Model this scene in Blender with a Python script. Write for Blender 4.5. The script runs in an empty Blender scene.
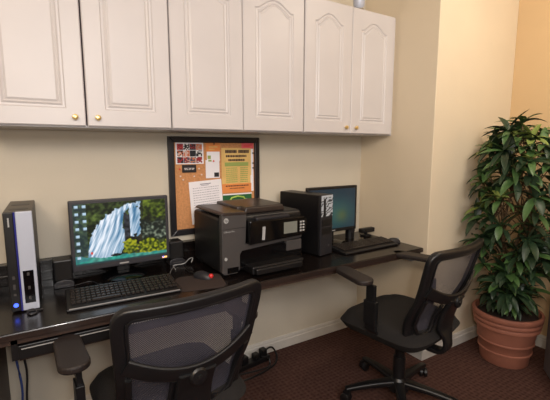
import bpy, math, random
from mathutils import Vector, Matrix
C = bpy.context.scene.collection
random.seed(7)
R = math.radians

# ---------------------------------------------------------------- camera
f_px = 380.0
pitch = math.atan(51.5 / f_px)
yaw = R(31.6)
cam_d = bpy.data.cameras.new('camera')
cam_d.sensor_width = 36.0
cam_d.lens = f_px / 550.0 * 36.0
cam_d.clip_start = 0.02
cam = bpy.data.objects.new('camera', cam_d)
C.objects.link(cam)
cam.location = (-2.067, -2.12, 1.39)
cam.rotation_euler = (math.pi / 2 - pitch, 0, -yaw)
bpy.context.scene.camera = cam

# ---------------------------------------------------------------- world + lights
w = bpy.data.worlds.new('world'); w.use_nodes = True
w.node_tree.nodes['Background'].inputs[0].default_value = (1.0, 0.86, 0.74, 1)
w.node_tree.nodes['Background'].inputs[1].default_value = 0.05
bpy.context.scene.world = w

def area(name, loc, target, size, power, col, sy=None, spread=180):
    l = bpy.data.lights.new(name, 'AREA')
    l.energy = power; l.color = col
    l.shape = 'RECTANGLE' if sy else 'SQUARE'
    l.size = size
    if sy: l.size_y = sy
    l.spread = R(spread)
    o = bpy.data.objects.new(name, l); C.objects.link(o)
    o.location = loc
    o.rotation_euler = (Vector(target) - Vector(loc)).to_track_quat('-Z', 'Y').to_euler()
    return o
area('room_light', (-1.7, -3.5, 2.30), (-1.3, 0.0, 1.7), 1.6, 44, (1.0, 0.97, 0.96), 0.8)
area('ceiling_lamp_light', (0.05, -1.65, 2.66), (0.40, -0.8, 1.4), 0.45, 14, (1.0, 0.86, 0.68))
area('left_fill_light', (-2.9, -2.6, 2.35), (0.0, -0.5, 1.5), 0.6, 26, (1.0, 0.82, 0.64))  # added warm fill to brighten the alcove side wall, not a real lamp
area('flash_light', (-2.02, -2.3, 1.5), (-0.8, 0.0, 1.3), 0.10, 8.0, (1.0, 0.96, 0.93))

vs = bpy.context.scene.view_settings
vs.view_transform = 'Standard'; vs.look = 'None'; vs.gamma = 1.0
vs.use_curve_mapping = False
vs.exposure = 0.0

# ---------------------------------------------------------------- materials
def s2l(c):
    return tuple(((x / 255.0) / 12.92 if x / 255.0 <= 0.04045 else ((x / 255.0 + 0.055) / 1.055) ** 2.4) for x in c) + (1.0,)
def mat(name, rgb, rough=0.5, metal=0.0, var=0.06, scale=8.0, bump=0.0, bscale=60.0, spec=0.5, coat=0.0, detail=3.0, stretch=None):
    m = bpy.data.materials.new(name); m.use_nodes = True
    nt = m.node_tree; b = nt.nodes['Principled BSDF']
    b.inputs['Roughness'].default_value = rough
    b.inputs['Metallic'].default_value = metal
    b.inputs['Specular IOR Level'].default_value = spec
    b.inputs['Coat Weight'].default_value = coat
    tc = nt.nodes.new('ShaderNodeTexCoord')
    mp = nt.nodes.new('ShaderNodeMapping')
    if stretch: mp.inputs['Scale'].default_value = stretch
    nt.links.new(tc.outputs['Object'], mp.inputs[0])
    n = nt.nodes.new('ShaderNodeTexNoise'); n.inputs['Scale'].default_value = scale; n.inputs['Detail'].default_value = detail
    nt.links.new(mp.outputs[0], n.inputs['Vector'])
    cr = nt.nodes.new('ShaderNodeValToRGB')
    c = s2l(rgb)
    cr.color_ramp.elements[0].position = 0.3; cr.color_ramp.elements[1].position = 0.7
    cr.color_ramp.elements[0].color = tuple(x * (1 - var) for x in c[:3]) + (1,)
    cr.color_ramp.elements[1].color = tuple(min(1, x * (1 + var)) for x in c[:3]) + (1,)
    nt.links.new(n.outputs['Fac'], cr.inputs[0]); nt.links.new(cr.outputs[0], b.inputs['Base Color'])
    if bump:
        n2 = nt.nodes.new('ShaderNodeTexNoise'); n2.inputs['Scale'].default_value = bscale; n2.inputs['Detail'].default_value = 2
        nt.links.new(mp.outputs[0], n2.inputs['Vector'])
        bp = nt.nodes.new('ShaderNodeBump'); bp.inputs['Strength'].default_value = bump; bp.inputs['Distance'].default_value = 0.01
        nt.links.new(n2.outputs['Fac'], bp.inputs['Height']); nt.links.new(bp.outputs[0], b.inputs['Normal'])
    return m
def emit_vc(name, strength, rough=0.25):
    m = bpy.data.materials.new(name); m.use_nodes = True
    nt = m.node_tree; b = nt.nodes['Principled BSDF']
    a = nt.nodes.new('ShaderNodeVertexColor'); a.layer_name = 'Col'
    nt.links.new(a.outputs[0], b.inputs['Emission Color'])
    b.inputs['Emission Strength'].default_value = strength
    b.inputs['Base Color'].default_value = (0.01, 0.01, 0.01, 1)
    b.inputs['Roughness'].default_value = rough
    return m
def print_vc(name, rough=0.6):
    m = bpy.data.materials.new(name); m.use_nodes = True
    nt = m.node_tree; b = nt.nodes['Principled BSDF']
    a = nt.nodes.new('ShaderNodeVertexColor'); a.layer_name = 'Col'
    nt.links.new(a.outputs[0], b.inputs['Base Color'])
    b.inputs['Roughness'].default_value = rough
    return m
def glow(name, rgb, s):
    m = bpy.data.materials.new(name); m.use_nodes = True
    b = m.node_tree.nodes['Principled BSDF']
    b.inputs['Base Color'].default_value = s2l(rgb)
    b.inputs['Emission Color'].default_value = s2l(rgb); b.inputs['Emission Strength'].default_value = s
    return m

M = {}
M['wall'] = mat('wall_paint', (204, 195, 178), 0.75, var=0.03, scale=2.5, bump=0.05, bscale=90)
M['wall_lit_tint'] = mat('warm_lit_wall_paint', (220, 205, 180), 0.75, var=0.03, scale=2.5, bump=0.05, bscale=90)  # back wall's paint, with warm light on the alcove block put into the colour
M['wall_lamp_tint'] = mat('lamp_tinted_wall_paint', (210, 180, 138), 0.75, var=0.03, scale=2.5, bump=0.05, bscale=90)  # orange cast of the lamplight partly put into the right wall's colour
M['ceil'] = mat('ceiling_paint', (225, 215, 200), 0.9, var=0.02)
M['trim'] = mat('white_trim_paint', (205, 200, 192), 0.4, var=0.04, scale=20)
M['cab'] = mat('cabinet_paint', (201, 196, 196), 0.38, var=0.025, scale=4)
M['cabdark'] = mat('cabinet_gap', (60, 45, 50), 0.8)
M['brass'] = mat('brass', (235, 205, 140), 0.3, 0.8)
M['chrome'] = mat('chrome', (225, 225, 225), 0.12, 1.0)
M['desk'] = mat('espresso_wood', (21, 16, 15), 0.24, var=0.25, scale=6, stretch=(1, 12, 12), coat=0.08, spec=0.35)
M['deskedge'] = mat('espresso_edge', (46, 36, 33), 0.3, var=0.2, scale=8, stretch=(1, 10, 10))
M['deskunder'] = mat('brown_rail', (58, 42, 35), 0.5, var=0.2, scale=8, stretch=(1, 10, 10))
M['black'] = mat('black_plastic', (17, 16, 18), 0.42, var=0.1, scale=30)
M['gloss'] = mat('gloss_black', (9, 9, 11), 0.12, var=0.05, spec=0.5)
M['dkgrey'] = mat('dark_grey_plastic', (36, 35, 39), 0.45, var=0.08, scale=30)
M['bezel'] = mat('bezel_grey', (58, 57, 62), 0.35, var=0.05)
M['grey'] = mat('grey_plastic', (68, 65, 65), 0.42, var=0.05)
M['brownblack'] = mat('printer_top', (50, 41, 37), 0.38, var=0.06)
M['silver'] = mat('silver_panel', (186, 192, 208), 0.35, 0.15, var=0.02)
M['ltgrey'] = mat('light_grey', (165, 165, 165), 0.4, var=0.04)
M['lcd'] = mat('grey_lcd', (120, 122, 115), 0.3, var=0.03)
M['blue'] = mat('blue_strip', (36, 38, 120), 0.3)
M['bluelight'] = glow('blue_power_light', (60, 90, 255), 2.5)
M['orangelight'] = glow('orange_power_light', (255, 190, 110), 1.2)
M['key'] = mat('key_caps', (32, 25, 22), 0.4, var=0.1, scale=200)
M['keylight'] = mat('keyboard_edge', (120, 118, 118), 0.3)
M['cork'] = mat('cork', (200, 142, 94), 0.9, var=0.15, scale=90, bump=0.2, bscale=200)
M['frame'] = mat('black_frame', (30, 28, 32), 0.35)
M['paper'] = mat('white_paper', (238, 235, 240), 0.7, var=0.02)
M['ink'] = mat('grey_ink', (150, 146, 160), 0.7)
M['darkink'] = mat('dark_ink', (70, 50, 40), 0.7)
M['greenink'] = mat('green_ink', (150, 165, 90), 0.7)
M['flyer'] = mat('yellow_flyer', (222, 184, 112), 0.7, var=0.10, scale=14)
M['orangeflyer'] = mat('orange_flyer', (226, 140, 74), 0.7, var=0.08, scale=14)
M['greenpaper'] = mat('green_paper', (32, 96, 52), 0.6, var=0.15, scale=60)
M['ribbon'] = mat('pale_green_ribbon', (170, 205, 90), 0.6)
M['pink'] = mat('pink_paper', (222, 96, 100), 0.7, var=0.05)
M['red'] = mat('red_plastic', (215, 50, 50), 0.35)
M['pinwhite'] = mat('white_pin', (225, 205, 190), 0.4)
M['terra'] = mat('terracotta', (146, 92, 74), 0.7, var=0.10, scale=7, bump=0.1, bscale=120)
M['soil'] = mat('soil', (45, 32, 25), 0.95, var=0.3, scale=60, bump=0.6, bscale=80)
M['bark'] = mat('bark', (92, 72, 48), 0.85, var=0.2, scale=40, bump=0.4, bscale=70)
M['leafd'] = mat('dark_leaf', (38, 58, 38), 0.42, var=0.25, scale=12)
M['leafm'] = mat('mid_leaf', (68, 98, 54), 0.42, var=0.22, scale=12)
M['leafy'] = mat('young_leaf', (122, 138, 70), 0.45, var=0.15, scale=12)
M['cabinetgrey'] = mat('grey_metal', (104, 100, 102), 0.5, 0.0, var=0.04)
M['fabric'] = mat('black_seat_fabric', (20, 17, 17), 0.9, var=0.15, scale=180, bump=0.3, bscale=400)
M['armpad'] = mat('arm_pad', (35, 28, 27), 0.5, var=0.06)
M['chairblack'] = mat('chair_plastic', (19, 19, 21), 0.38, var=0.08)
M['cordgrey'] = mat('grey_cord', (110, 108, 110), 0.5)
M['cordblue'] = mat('blue_cord', (50, 70, 130), 0.5)
M['pad'] = mat('mouse_pad', (52, 40, 36), 0.85, var=0.12, scale=200)
for mm in ('leafd', 'leafm', 'leafy'):
    M[mm].node_tree.nodes['Principled BSDF'].inputs['Subsurface Weight'].default_value = 0.0

def carpet():
    m = mat('carpet', (84, 61, 55), 0.97, var=0.22, scale=45, bump=0.7, bscale=260, spec=0.1)
    nt = m.node_tree; b = nt.nodes['Principled BSDF']
    cr = [n for n in nt.nodes if n.type == 'VALTORGB'][0]
    tc = [n for n in nt.nodes if n.type == 'TEX_COORD'][0]
    mp = nt.nodes.new('ShaderNodeMapping'); mp.inputs['Rotation'].default_value = (0, 0, R(0)); mp.inputs['Scale'].default_value = (38, 38, 38)
    ck = nt.nodes.new('ShaderNodeTexVoronoi'); ck.inputs['Randomness'].default_value = 0.15; ck.inputs['Scale'].default_value = 1.0
    nt.links.new(tc.outputs['Object'], mp.inputs[0]); nt.links.new(mp.outputs[0], ck.inputs['Vector'])
    r2 = nt.nodes.new('ShaderNodeValToRGB')
    r2.color_ramp.elements[0].color = (0.72, 0.62, 0.6, 1); r2.color_ramp.elements[0].position = 0.15
    r2.color_ramp.elements[1].color = (1.12, 1.1, 1.08, 1); r2.color_ramp.elements[1].position = 0.5
    nt.links.new(ck.outputs['Distance'], r2.inputs[0])
    mx = nt.nodes.new('ShaderNodeMix'); mx.data_type = 'RGBA'; mx.blend_type = 'MULTIPLY'; mx.inputs[0].default_value = 1
    nt.links.new(cr.outputs[0], mx.inputs[6]); nt.links.new(r2.outputs[0], mx.inputs[7]); nt.links.new(mx.outputs[2], b.inputs['Base Color'])
    return m
M['carpet'] = carpet()

def mesh_fabric():
    m = mat('chair_mesh', (68, 66, 76), 0.6, var=0.15, scale=10)
    nt = m.node_tree; b = nt.nodes['Principled BSDF']; out = nt.nodes['Material Output']
    uv = nt.nodes.new('ShaderNodeUVMap')
    mp = nt.nodes.new('ShaderNodeMapping'); mp.inputs['Scale'].default_value = (210, 190, 1); mp.inputs['Rotation'].default_value = (0, 0, R(45))
    nt.links.new(uv.outputs[0], mp.inputs[0])
    v = nt.nodes.new('ShaderNodeTexVoronoi'); v.inputs['Scale'].default_value = 1.0; v.inputs['Randomness'].default_value = 0.0
    nt.links.new(mp.outputs[0], v.inputs['Vector'])
    mt = nt.nodes.new('ShaderNodeMath'); mt.operation = 'LESS_THAN'; mt.inputs[1].default_value = 0.33
    nt.links.new(v.outputs['Distance'], mt.inputs[0])
    tr = nt.nodes.new('ShaderNodeBsdfTransparent')
    ms = nt.nodes.new('ShaderNodeMixShader')
    nt.links.new(mt.outputs[0], ms.inputs[0]); nt.links.new(b.outputs[0], ms.inputs[1]); nt.links.new(tr.outputs[0], ms.inputs[2])
    nt.links.new(ms.outputs[0], out.inputs[0])
    return m
M['mesh'] = mesh_fabric()

# ---------------------------------------------------------------- mesh builder
class MB:
    def __init__(s):
        s.v = []; s.f = []; s.m = []; s.uv = None; s.T = Matrix.Identity(4)
    def add(s, vs_, fs, m=0):
        o = len(s.v)
        s.v += [tuple(s.T @ Vector(p)) for p in vs_]
        s.f += [tuple(i + o for i in q) for q in fs]
        s.m += [m] * len(fs)
    def box(s, x0, x1, y0, y1, z0, z1, m=0, rot=None, pivot=None):
        p = [(x, y, z) for x in (x0, x1) for y in (y0, y1) for z in (z0, z1)]
        if rot is not None:
            c = Vector(pivot or ((x0 + x1) / 2, (y0 + y1) / 2, (z0 + z1) / 2))
            p = [c + rot @ (Vector(q) - c) for q in p]
        s.add(p, [(0, 1, 3, 2), (4, 6, 7, 5), (0, 4, 5, 1), (2, 3, 7, 6), (0, 2, 6, 4), (1, 5, 7, 3)], m)
    def lathe(s, prof, seg=24, c=(0, 0, 0), m=0, axis='z', cap=True):
        n = len(prof); vs_ = []
        for r, h in prof:
            for k in range(seg):
                a = 2 * math.pi * k / seg
                x, y = r * math.cos(a), r * math.sin(a)
                if axis == 'z': q = (c[0] + x, c[1] + y, c[2] + h)
                elif axis == 'y': q = (c[0] + x, c[1] + h, c[2] - y)
                else: q = (c[0] + h, c[1] + x, c[2] + y)
                vs_.append(q)
        fs = [(i * seg + k, i * seg + (k + 1) % seg, (i + 1) * seg + (k + 1) % seg, (i + 1) * seg + k) for i in range(n - 1) for k in range(seg)]
        if cap:
            fs.append(tuple(reversed(range(seg)))); fs.append(tuple((n - 1) * seg + k for k in range(seg)))
        s.add(vs_, fs, m)
    def sweep(s, pts, sec, normals=None, closed=False, m=0, scale=None):
        pts = [Vector(p) for p in pts]; n = len(pts); k = len(sec); vs_ = []
        for i, p in enumerate(pts):
            a = pts[(i - 1) % n] if (closed or i > 0) else p
            b = pts[(i + 1) % n] if (closed or i < n - 1) else p
            t = (b - a).normalized()
            nr = Vector(normals[i]) if normals else Vector((0, 0, 1))
            if abs(t.dot(nr)) > 0.98: nr = Vector((0, 1, 0)) if abs(t.y) < .9 else Vector((1, 0, 0))
            bb = t.cross(nr).normalized(); nn = bb.cross(t).normalized()
            sc = scale[i] if scale else 1.0
            for (u, w_) in sec: vs_.append(p + bb * u * sc + nn * w_ * sc)
        fs = []
        for i in range(n if closed else n - 1):
            j = (i + 1) % n
            for q in range(k):
                r = (q + 1) % k
                fs.append((i * k + q, i * k + r, j * k + r, j * k + q))
        if not closed:
            fs.append(tuple(range(k))); fs.append(tuple((n - 1) * k + q for q in reversed(range(k))))
        s.add(vs_, fs, m)
    def tube(s, pts, r, seg=8, closed=False, m=0, scale=None):
        s.sweep(pts, [(r * math.cos(2 * math.pi * k / seg), r * math.sin(2 * math.pi * k / seg)) for k in range(seg)], None, closed, m, scale)
    def prism(s, poly, lo, hi, plane='xz', m=0):
        def P(a, b, h):
            return {'xz': (a, h, b), 'xy': (a, b, h), 'yz': (h, a, b)}[plane]
        n = len(poly)
        vs_ = [P(a, b, lo) for a, b in poly] + [P(a, b, hi) for a, b in poly]
        fs = [tuple(range(n)), tuple(n + i for i in reversed(range(n)))] + [(i, n + i, n + (i + 1) % n, (i + 1) % n) for i in range(n)]
        s.add(vs_, fs, m)
    def grid(s, fn, nu, nv, m=0):
        vs_ = [fn(i / nu, j / nv) for j in range(nv + 1) for i in range(nu + 1)]
        fs = [(j * (nu + 1) + i, j * (nu + 1) + i + 1, (j + 1) * (nu + 1) + i + 1, (j + 1) * (nu + 1) + i) for j in range(nv) for i in range(nu)]
        s.add(vs_, fs, m)
    def build(s, name, mats, parent=None, smooth=False, bevel=0.0, seg=2, sub=0, loc=None, solid=0, fix=True, angle=40):
        me = bpy.data.meshes.new(name)
        me.from_pydata([tuple(p) for p in s.v], [], s.f)
        if not isinstance(mats, (list, tuple)): mats = [mats]
        for x in mats: me.materials.append(x)
        for p, i in zip(me.polygons, s.m): p.material_index = i
        me.update()
        if fix:
            import bmesh
            bm = bmesh.new(); bm.from_mesh(me); bmesh.ops.recalc_face_normals(bm, faces=bm.faces); bm.to_mesh(me); bm.free()
        if smooth:
            for p in me.polygons: p.use_smooth = True
            try: me.set_sharp_from_angle(angle=R(angle))
            except Exception: pass
        o = bpy.data.objects.new(name, me); C.objects.link(o)
        if parent: o.parent = parent
        if loc: o.location = loc
        if solid:
            md = o.modifiers.new('solid', 'SOLIDIFY'); md.thickness = solid; md.offset = 0
        if bevel:
            md = o.modifiers.new('bevel', 'BEVEL'); md.width = bevel; md.segments = seg; md.limit_method = 'ANGLE'; md.angle_limit = R(35)
        if sub:
            md = o.modifiers.new('sub', 'SUBSURF'); md.levels = sub; md.render_levels = sub
        return o
def empty(name, loc, rz=0):
    o = bpy.data.objects.new(name, None); C.objects.link(o); o.location = loc; o.rotation_euler = (0, 0, rz); o.empty_display_size = 0.1
    return o
def tag(o, label, cat, group=None):
    o['label'] = label; o['category'] = cat
    if group: o['group'] = group
    return o
def struct(o):
    o['kind'] = 'structure'; return o
def copy_tree(o, parent=None):
    c = o.copy(); C.objects.link(c)
    if parent: c.parent = parent
    for ch in list(o.children): copy_tree(ch, c)
    return c
def RZ(a): return Matrix.Rotation(R(a), 4, 'Z')
def bez(p0, p1, p2, p3, n=10):
    out = []
    for i in range(n + 1):
        t = i / n
        out.append(Vector(p0) * (1 - t) ** 3 + Vector(p1) * 3 * t * (1 - t) ** 2 + Vector(p2) * 3 * t * t * (1 - t) + Vector(p3) * t ** 3)
    return out
def rrect(w_, h_, r, n=4):
    out = []
    for cx, cy, a0 in ((w_ / 2 - r, h_ / 2 - r, 0), (-w_ / 2 + r, h_ / 2 - r, 90), (-w_ / 2 + r, -h_ / 2 + r, 180), (w_ / 2 - r, -h_ / 2 + r, 270)):
        for k in range(n + 1):
            a = R(a0 + 90 * k / n); out.append((cx + r * math.cos(a), cy + r * math.sin(a)))
    return out
def add_colors(o, fn):
    me = o.data
    at = me.color_attributes.new('Col', 'FLOAT_COLOR', 'CORNER')
    for p in me.polygons:
        c = fn(p)
        for li in p.loop_indices: at.data[li].color = c

# ---------------------------------------------------------------- setting
XR = 0.862; YO = -0.617; XL = -3.3; YF = -4.2; HC = 2.75
def sbox(name, x0, x1, y0, y1, z0, z1, m):
    b = MB(); b.box(x0, x1, y0, y1, z0, z1); return struct(b.build(name, m))
sbox('floor', XL - .1, XR + .1, YF - .1, .1, -.1, 0, M['carpet'])
sbox('ceiling', XL - .1, XR + .1, YF - .1, .1, HC, HC + .1, M['ceil'])
sbox('wall_back', XL - .1, 0, 0, .1, 0, HC, M['wall'])
b = MB(); b.box(0, XR, YO, .1, 0, HC); struct(b.build('wall_alcove_side', M['wall_lit_tint'], bevel=0.004))
sbox('wall_right', XR, XR + .1, YF - .1, .1, 0, HC, M['wall_lamp_tint'])
sbox('wall_left', XL - .1, XL, YF, 0, 0, HC, M['wall'])
sbox('wall_front', XL - .1, XR, YF - .1, YF, 0, HC, M['wall'])
def baseboard(name, a, b_, nrm):
    h = 0.088
    prof = [(0, 0), (0.014, 0), (0.014, 0.058), (0.010, 0.064), (0.010, 0.076), (0.006, h), (0, h)]
    a = Vector(a); b_ = Vector(b_); nrm = Vector(nrm)
    vs_ = [p + nrm * d + Vector((0, 0, z)) for p in (a, b_) for d, z in prof]
    n = len(prof)
    fs = [tuple(range(n)), tuple(n + i for i in reversed(range(n)))] + [(i, n + i, n + (i + 1) % n, (i + 1) % n) for i in range(n)]
    m = MB(); m.add(vs_, fs); return struct(m.build(name, M['trim']))
baseboard('baseboard_back', (XL, 0, 0), (0, 0, 0), (0, -1, 0))
baseboard('baseboard_side', (0, -0.014, 0), (0, YO - .014, 0), (-1, 0, 0))
baseboard('baseboard_corner', (0, YO, 0), (XR, YO, 0), (0, -1, 0))
baseboard('baseboard_right', (XR, YO - .014, 0), (XR, YF, 0), (-1, 0, 0))
baseboard('baseboard_left', (XL, -0.014, 0), (XL, YF, 0), (1, 0, 0))

# ---------------------------------------------------------------- wall cabinets
def door_mesh(x0, x1, z0, z1, yb, yf):
    mb = MB(); n = 24
    w_ = x1 - x0
    def loop(inset, rise, y, arch=True):
        a0, a1, b0, b1 = x0 + inset, x1 - inset, z0 + inset, z1 - inset
        pts = []
        for i in range(n): pts.append((a0 + (a1 - a0) * i / n, y, b0))
        top = (b1 - rise) if arch else b1
        for i in range(n): pts.append((a1, y, b0 + (top - b0) * i / n))
        for i in range(n):
            t = 1 - 2 * i / n
            z = top
            if arch:
                q = min(1, abs(t) / 0.88)
                z = top + rise * (0.5 + 0.5 * math.cos(math.pi * q)) ** 0.62
            pts.append((a1 + (a0 - a1) * i / n, y, z))
        for i in range(n): pts.append((a0, y, top + (b0 - top) * i / n))
        return pts
    e = 0.004
    L = [loop(0, 0, yb, False), loop(0, 0, yf + e, False), loop(e, 0, yf, False), loop(.070, .050, yf), loop(.075, .050, yf + .0055), loop(.082, .049, yf + .006), loop(.089, .048, yf + .0015), loop(.096, .048, yf + .0045), loop(.104, .047, yf + .0005), loop(.110, .047, yf + .0005), loop(.116, .047, yf + .0005)]
    N = 4 * n
    vs_ = [p for l in L for p in l]
    fs = [(i * N + k, i * N + (k + 1) % N, (i + 1) * N + (k + 1) % N, (i + 1) * N + k) for i in range(len(L) - 1) for k in range(N)]
    # cap the raised field with a centre fan
    cx, cz = (x0 + x1) / 2, (z0 + z1) / 2
    vs_.append((cx, yf + .0005, cz)); ci = len(vs_) - 1
    o = (len(L) - 1) * N
    fs += [(o + k, o + (k + 1) % N, ci) for k in range(N)]
    fs.append(tuple(range(N)))
    mb.add(vs_, fs)
    return mb
CZ0, CZ1 = 1.478, 2.238
labels = ['white two-door wall cabinet at the left, its doors parted by a dark gap',
          'white two-door wall cabinet in the middle above the corkboard, without visible knobs',
          'white two-door wall cabinet touching the side wall, under the silver glass holder']
edges = [(-2.262, -1.886, -1.524), (-1.520, -1.143, -0.757), (-0.751, -0.395, -0.026)]
for ci, (a, mid, c) in enumerate(edges):
    t = tag(empty('wall_cabinet', (a, 0, CZ0)), labels[ci], 'cabinet', 'white wall cabinets above the desk')
    b = MB(); b.box(0, c - a, -.283, 0, 0, CZ1 - CZ0)
    if ci == 2: b.box(c - a, -a, -.283, 0, 0, CZ1 - CZ0)
    b.build('body', [M['cab']], t, bevel=.001)
    for k, (p, q) in enumerate(((a, mid), (mid, c))):
        g = .0035 if ci == 0 else .0015
        p2 = p + (g if k else .001) - a; q2 = q - (.001 if k else g) - a
        d = door_mesh(p2, q2, .006, CZ1 - CZ0 - .002, -.284, -.305).build('door', M['cab'], t, smooth=True, angle=12)
        if ci == 0: # the dark reveal seen between the parted doors
            pass
        if ci != 1:
            kx = (q2 - .04) if k == 0 else (p2 + .04)
            kb = MB(); kb.lathe([(.006, 0), (.006, -.008), (.011, -.011), (.012, -.015), (.010, -.019), (.004, -.021)], 16, (kx, -.305, .042), axis='y')
            kb.build('knob', M['brass'], d, smooth=True)
    if ci == 0:
        b = MB(); b.box(mid - a - .006, mid - a + .006, -.2842, -.2832, .01, .75); b.build('door_gap', M['cabdark'], t)['label'] = 'dark gap between the doors'

t = tag(empty('candle_holder', (-0.305, -.255, CZ1)), 'shiny silver glass holder on top of the wall cabinet beside the side wall', 'vase')
b = MB(); b.lathe([(.030, 0), (.034, .004), (.030, .012), (.024, .020)], 24); b.build('foot', M['chrome'], t, smooth=True)
b = MB(); b.lathe([(.024, .020), (.034, .035), (.038, .10), (.036, .17), (.034, .17), (.035, .10), (.03, .04), (.004, .03)], 24, cap=False); b.build('cup', M['silver'], t, smooth=True)

# ---------------------------------------------------------------- desk
DZ = 0.756
t = tag(empty('desk', (-1.5, 0, 0)), 'long dark brown built-in desk running along the wall under the white cabinets', 'desk')
b = MB(); b.box(-1.75, 1.497, -.59, -.003, DZ - .028, DZ); b.build('desktop', [M['desk']], t, bevel=.005)
b = MB(); b.box(-1.75, 1.497, -.5905, -.586, DZ - .026, DZ - .004); b.build('edge_band', [M['deskedge']], t, bevel=.001)
b = MB(); b.box(-1.75, 1.49, -.575, -.55, DZ - .048, DZ - .0285); b.build('apron', [M['deskunder']], t)
b = MB(); b.box(-1.75, .60, -.022, -.003, DZ, .862); b.box(-1.75, .60, -.05, -.022, .845, .862); b.box(-1.75, .60, -.036, -.022, .795, .808); b.build('back_rail', [M['desk']], t, bevel=.002)
b = MB()
b.box(-.68, .18, -.578, -.30, .648, .70, 0); b.build('keyboard_tray', M['black'], t, bevel=.003)
b = MB(); b.box(-.67, .17, -.5805, -.578, .686, .689); b.build('tray_rail', M['ltgrey'], t)['label'] = 'thin bright metal strip'
b = MB(); b.box(-.68, .18, -.55, -.30, .632, .648); b.build('tray_board', M['deskunder'], t)
for x in (-.70, .18):
    b = MB(); b.box(x, x + .02, -.575, -.30, .648, DZ - .028); b.build('tray_hanger', M['black'], t)
b = MB(); b.box(-.80, -.765, -.57, -.04, 0, DZ - .028); b.build('support_panel', M['deskunder'], t)
b = MB(); b.box(1.44, 1.495, -.50, -.02, .70, DZ - .0285); b.build('wall_bracket', M['black'], t)
b = MB(); b.box(1.462, 1.497, -.53, -.40, .655, .69, 0); b.build('cable_clip', M['ltgrey'], t, bevel=.004)

# ---------------------------------------------------------------- corkboard and papers
bx0, bx1, bz0, bz1 = -1.464, -.890, .895, 1.457
t = tag(empty('corkboard', (bx0, 0, bz0)), 'cork notice board in a black frame on the wall under the cabinets', 'notice board')
W_, H_ = bx1 - bx0, bz1 - bz0
b = MB(); b.box(.02, W_ - .02, -.010, -.002, .02, H_ - .02); b.build('cork_panel', M['cork'], t)
b = MB()
fw = .034
b.prism([(0, 0), (W_, 0), (W_ - fw, fw), (fw, fw)], -.024, -.001)
b.prism([(0, H_), (W_, H_), (W_ - fw, H_ - fw), (fw, H_ - fw)], -.024, -.001)
b.prism([(0, 0), (0, H_), (fw, H_ - fw), (fw, fw)], -.024, -.001)
b.prism([(W_, 0), (W_, H_), (W_ - fw, H_ - fw), (W_ - fw, fw)], -.024, -.001)
b.build('frame', M['frame'], t, bevel=.004)
YB = -.0104
def hit_y(px, py, y):   # only used to read sizes of flat papers off the board
    pass
def sheet(name, x0, x1, z0, z1, m, label, cat, group='papers pinned to the corkboard', rot=0, lay=0):
    t = tag(empty(name, ((x0 + x1) / 2, YB - .0012 * lay, z1)), label, cat, group)
    w_ = x1 - x0; h_ = z1 - z0
    b = MB()
    def fn(u, v): return (-w_ / 2 + w_ * u, -.0004 - .003 * (v ** 2) * 0.5, -h_ * v)
    b.grid(fn, 4, 6)
    b.build('sheet', m, t, solid=.0004)
    t.rotation_euler = (0, R(rot), 0)
    return t, w_, h_
def lines(t, w_, specs, m, name):
    b = MB()
    for (u0, u1, z, th) in specs:
        yv = -.0008 - .003 * 0.5
        b.box(-w_ / 2 + w_ * u0, -w_ / 2 + w_ * u1, yv - .0006, yv, z - th, z)
    b.build(name, m, t)
def words(u0, u1, z, th, rnd, gap=.012, lo=.02, hi=.06):
    out = []; u = u0
    while u < u1:
        l = rnd.uniform(lo, hi); out.append((u, min(u1, u + l), z, th)); u += l + gap
    return out
rn = random.Random(3)
# photo collage
t, w_, h_ = sheet('photo_collage', -1.421, -1.257, 1.302, 1.424, M['paper'], 'white sheet of small colour photos pinned at the board\'s top left corner', 'photo sheet')
photo_m = print_vc('photo_print')
k = 0
for r in range(3):
    for c in range(4):
        b = MB(); x = -w_ / 2 + .008 + c * (w_ - .016) / 4; z = -.008 - r * .037
        cw = (w_ - .016) / 4 * .96; chh = .034
        b.grid(lambda u, v: (x + cw * u, -.0030, z - chh * v), 5, 6)
        o = b.build('photo', photo_m, t, fix=False)
        pal = [(150, 35, 40), (30, 28, 35), (190, 150, 130), (225, 220, 215), (60, 70, 90), (20, 20, 24), (200, 110, 70)]
        q = random.Random(20 + k); base = [q.choice(pal) for _ in range(3)]
        if r == 0 and c == 0: base = [(160, 30, 40), (190, 60, 60), (120, 20, 30)]
        add_colors(o, lambda p: s2l(q.choice(base))); k += 1
# small dark car photo
t, w_, h_ = sheet('snapshot', -1.387, -1.304, 1.254, 1.298, M['black'], 'small dark snapshot pinned under the white photo sheet', 'photo', lay=1)
b = MB(); b.grid(lambda u, v: (-w_ / 2 + w_ * u, -.0030, -h_ * v), 14, 9); o = b.build('picture', photo_m, t, fix=False)
def carcol(p):
    u = (p.center.x + w_ / 2) / w_; v = -p.center.z / h_
    if .35 < v < .72 and .15 < u < .85: return s2l((200, 195, 190)) if (v > .45 and v < .62 and rn.random() < .6) else s2l((95, 85, 90))
    return s2l((22, 16, 18))
add_colors(o, carcol)
# notes column
t, w_, h_ = sheet('orange_note', -1.242, -1.152, 1.372, 1.422, M['orangeflyer'], 'small orange note pinned at the board\'s top edge beside the photo sheet', 'note')
lines(t, w_, [(.2, .8, -.02, .006), (.2, .6, -.034, .005)], M['flyer'], 'print')
t, w_, h_ = sheet('picture_note', -1.237, -1.156, 1.318, 1.374, M['paper'], 'small white note with a green picture, under the orange note', 'note')
lines(t, w_, [(.05, .3, -.025, .02), (.1, .35, -.05, .01)], M['greenink'], 'print')
t, w_, h_ = sheet('white_note', -1.246, -1.159, 1.217, 1.323, M['paper'], 'narrow white note with a small dark stamp at its foot', 'note', lay=1)
lines(t, w_, [(.6, .95, -.074, .026)], M['dkgrey'], 'stamp')
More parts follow.
